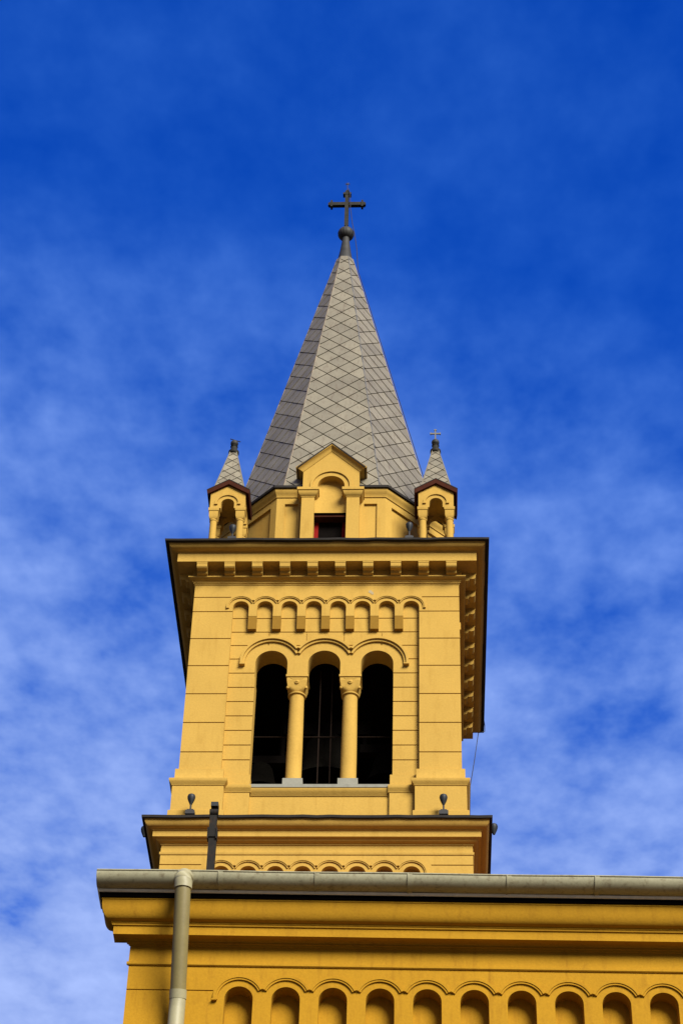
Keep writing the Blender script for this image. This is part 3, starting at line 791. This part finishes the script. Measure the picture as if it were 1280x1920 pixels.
bell(0.02, 1.55, 24.75, 1.35, 'large dark bronze bell seen through the middle belfry opening')
bell(-1.18, 1.5, 24.6, 0.75, 'small dark bronze bell low behind the left belfry opening')
bell(1.15, 1.5, 24.75, 0.85, 'dark bronze bell behind the right belfry opening')

# ------------------------------------------------------------------ floodlights
def floodlight(x, y, z, label, h=0.42, out=0.0):
    f = empty('floodlight', (x, y, z), label, 'floodlight', 'floodlights on the tower ledges')
    f.rotation_euler = (0, 0, 0)
    bm_ = MB().box(x-0.080, x+0.080, y-0.07, y+0.07, z, z+0.075)
    bm_.box(x-0.055, x+0.055, y-0.05, y+0.05, z+0.0755, z+0.105)
    obj('base', bm_, M_LAMPBASE, f)
    obj('stem', MB().tube([(x, y, z+0.09), (x+out*0.4, y, z+0.12), (x+out, y, z+h-0.19)], 0.016, 10), M_LAMPBASE, f)
    hp = [(0.020,-0.215),(0.030,-0.19),(0.042,-0.16),(0.058,-0.12),(0.068,-0.08),(0.070,-0.05),(0.062,-0.022),(0.04,-0.005),(0.005,0.0)]
    obj('lamp_head', MB().lathe([(r, z+h+d) for r, d in hp], x+out, y, 18), M_LAMP, f)
floodlight(-2.19, -0.32, 22.86, 'grey egg-shaped floodlight on the lower cornice below the left belfry pier', 0.44)
floodlight(2.167, -0.32, 22.86, 'grey egg-shaped floodlight on the lower cornice below the right belfry pier', 0.44)
floodlight(-1.822, -0.36, 29.115, 'grey egg-shaped floodlight in front of the left corner turret', 0.42)
floodlight(1.564, -0.36, 29.115, 'grey egg-shaped floodlight beside the right corner turret', 0.46)
floodlight(-2.90, 0.26, 22.785, 'dark floodlight head poking out past the left end of the lower cornice', 0.24, -0.135)
floodlight(2.90, 0.17, 22.785, 'dark floodlight head poking out past the right end of the lower cornice', 0.24, 0.135)

# ------------------------------------------------------------------ steel post on the nave roof
po = empty('roof_post', (-1.66, -1.2, 20.3), 'black rusty steel post with hinged top standing behind the gutter on the nave roof', 'post')
obj('post', MB().box(-1.728, -1.600, -1.25, -1.15, 20.25, 21.80), M_POST, po)
obj('upper_post', MB().box(-1.730, -1.612, -1.272, -1.17, 21.801, 22.25), M_POST, po)
pl = MB().box(-1.752, -1.732, -1.29, -1.16, 21.76, 21.97); pl.box(-1.608, -1.588, -1.29, -1.16, 21.76, 21.97)
pl.tube([(-1.76,-1.22,21.85),(-1.58,-1.22,21.85)], 0.016, 8)
obj('side_plate', pl, M_POST, po)
obj('hinge', MB().tube([(-1.738,-1.24,22.285),(-1.598,-1.24,22.285)], 0.068, 16).box(-1.715, -1.61, -1.25, -1.19, 22.29, 22.40), M_POST, po)
hm = MB().add([(-1.722,-1.31,22.385),(-1.600,-1.31,22.385),(-1.600,-1.15,22.36),(-1.722,-1.15,22.36),(-1.722,-1.31,22.465),(-1.600,-1.31,22.465),(-1.600,-1.15,22.47),(-1.722,-1.15,22.47)],
              [(0,3,2,1),(4,5,6,7),(0,1,5,4),(1,2,6,5),(2,3,7,6),(3,0,4,7)])
obj('head', hm, M_LAMP, po)

# ------------------------------------------------------------------ lightning conductor
pts = [(0.03,2.44,43.05),(0.075,2.40,42.75),(0.09,2.40,42.3),(0.15,2.38,41.68),(0.21,2.36,41.28),(0.275,2.34,40.7)]
for t in (0.13, 0.2, 0.3, 0.45, 0.6, 0.75, 0.9, 1.0):
    pts.append((sb_*t+0.045, CY+sa*t*-1+0.02, ZA+(ZS-ZA)*t+0.02))
pts += [(2.25,1.62,31.25),(2.27,1.62,31.05),(2.19,1.7,30.7),(2.16,1.75,29.35),(2.9,3.5,29.13),(3.09,5.4,29.03),(3.09,5.45,28.92),(2.955,5.45,28.88),(2.86,5.32,28.1),(2.757,5.1,27.3),(2.70,5.06,25.4),(2.66,5.05,23.78),(2.68,5.05,23.0),(3.02,5.05,22.78),(3.0,5.05,22.6),(2.70,5.05,22.2),(2.70,5.05,20.0)]
tag(obj('lightning_conductor', MB().tube(pts, 0.0085, 6), M_WIRE), 'thin dark lightning wire running from the spire cross down past the right cornice', 'cable')

for o in list(bpy.data.objects):
    if o.type == 'MESH': o.data.name = o.name.split('.')[0]
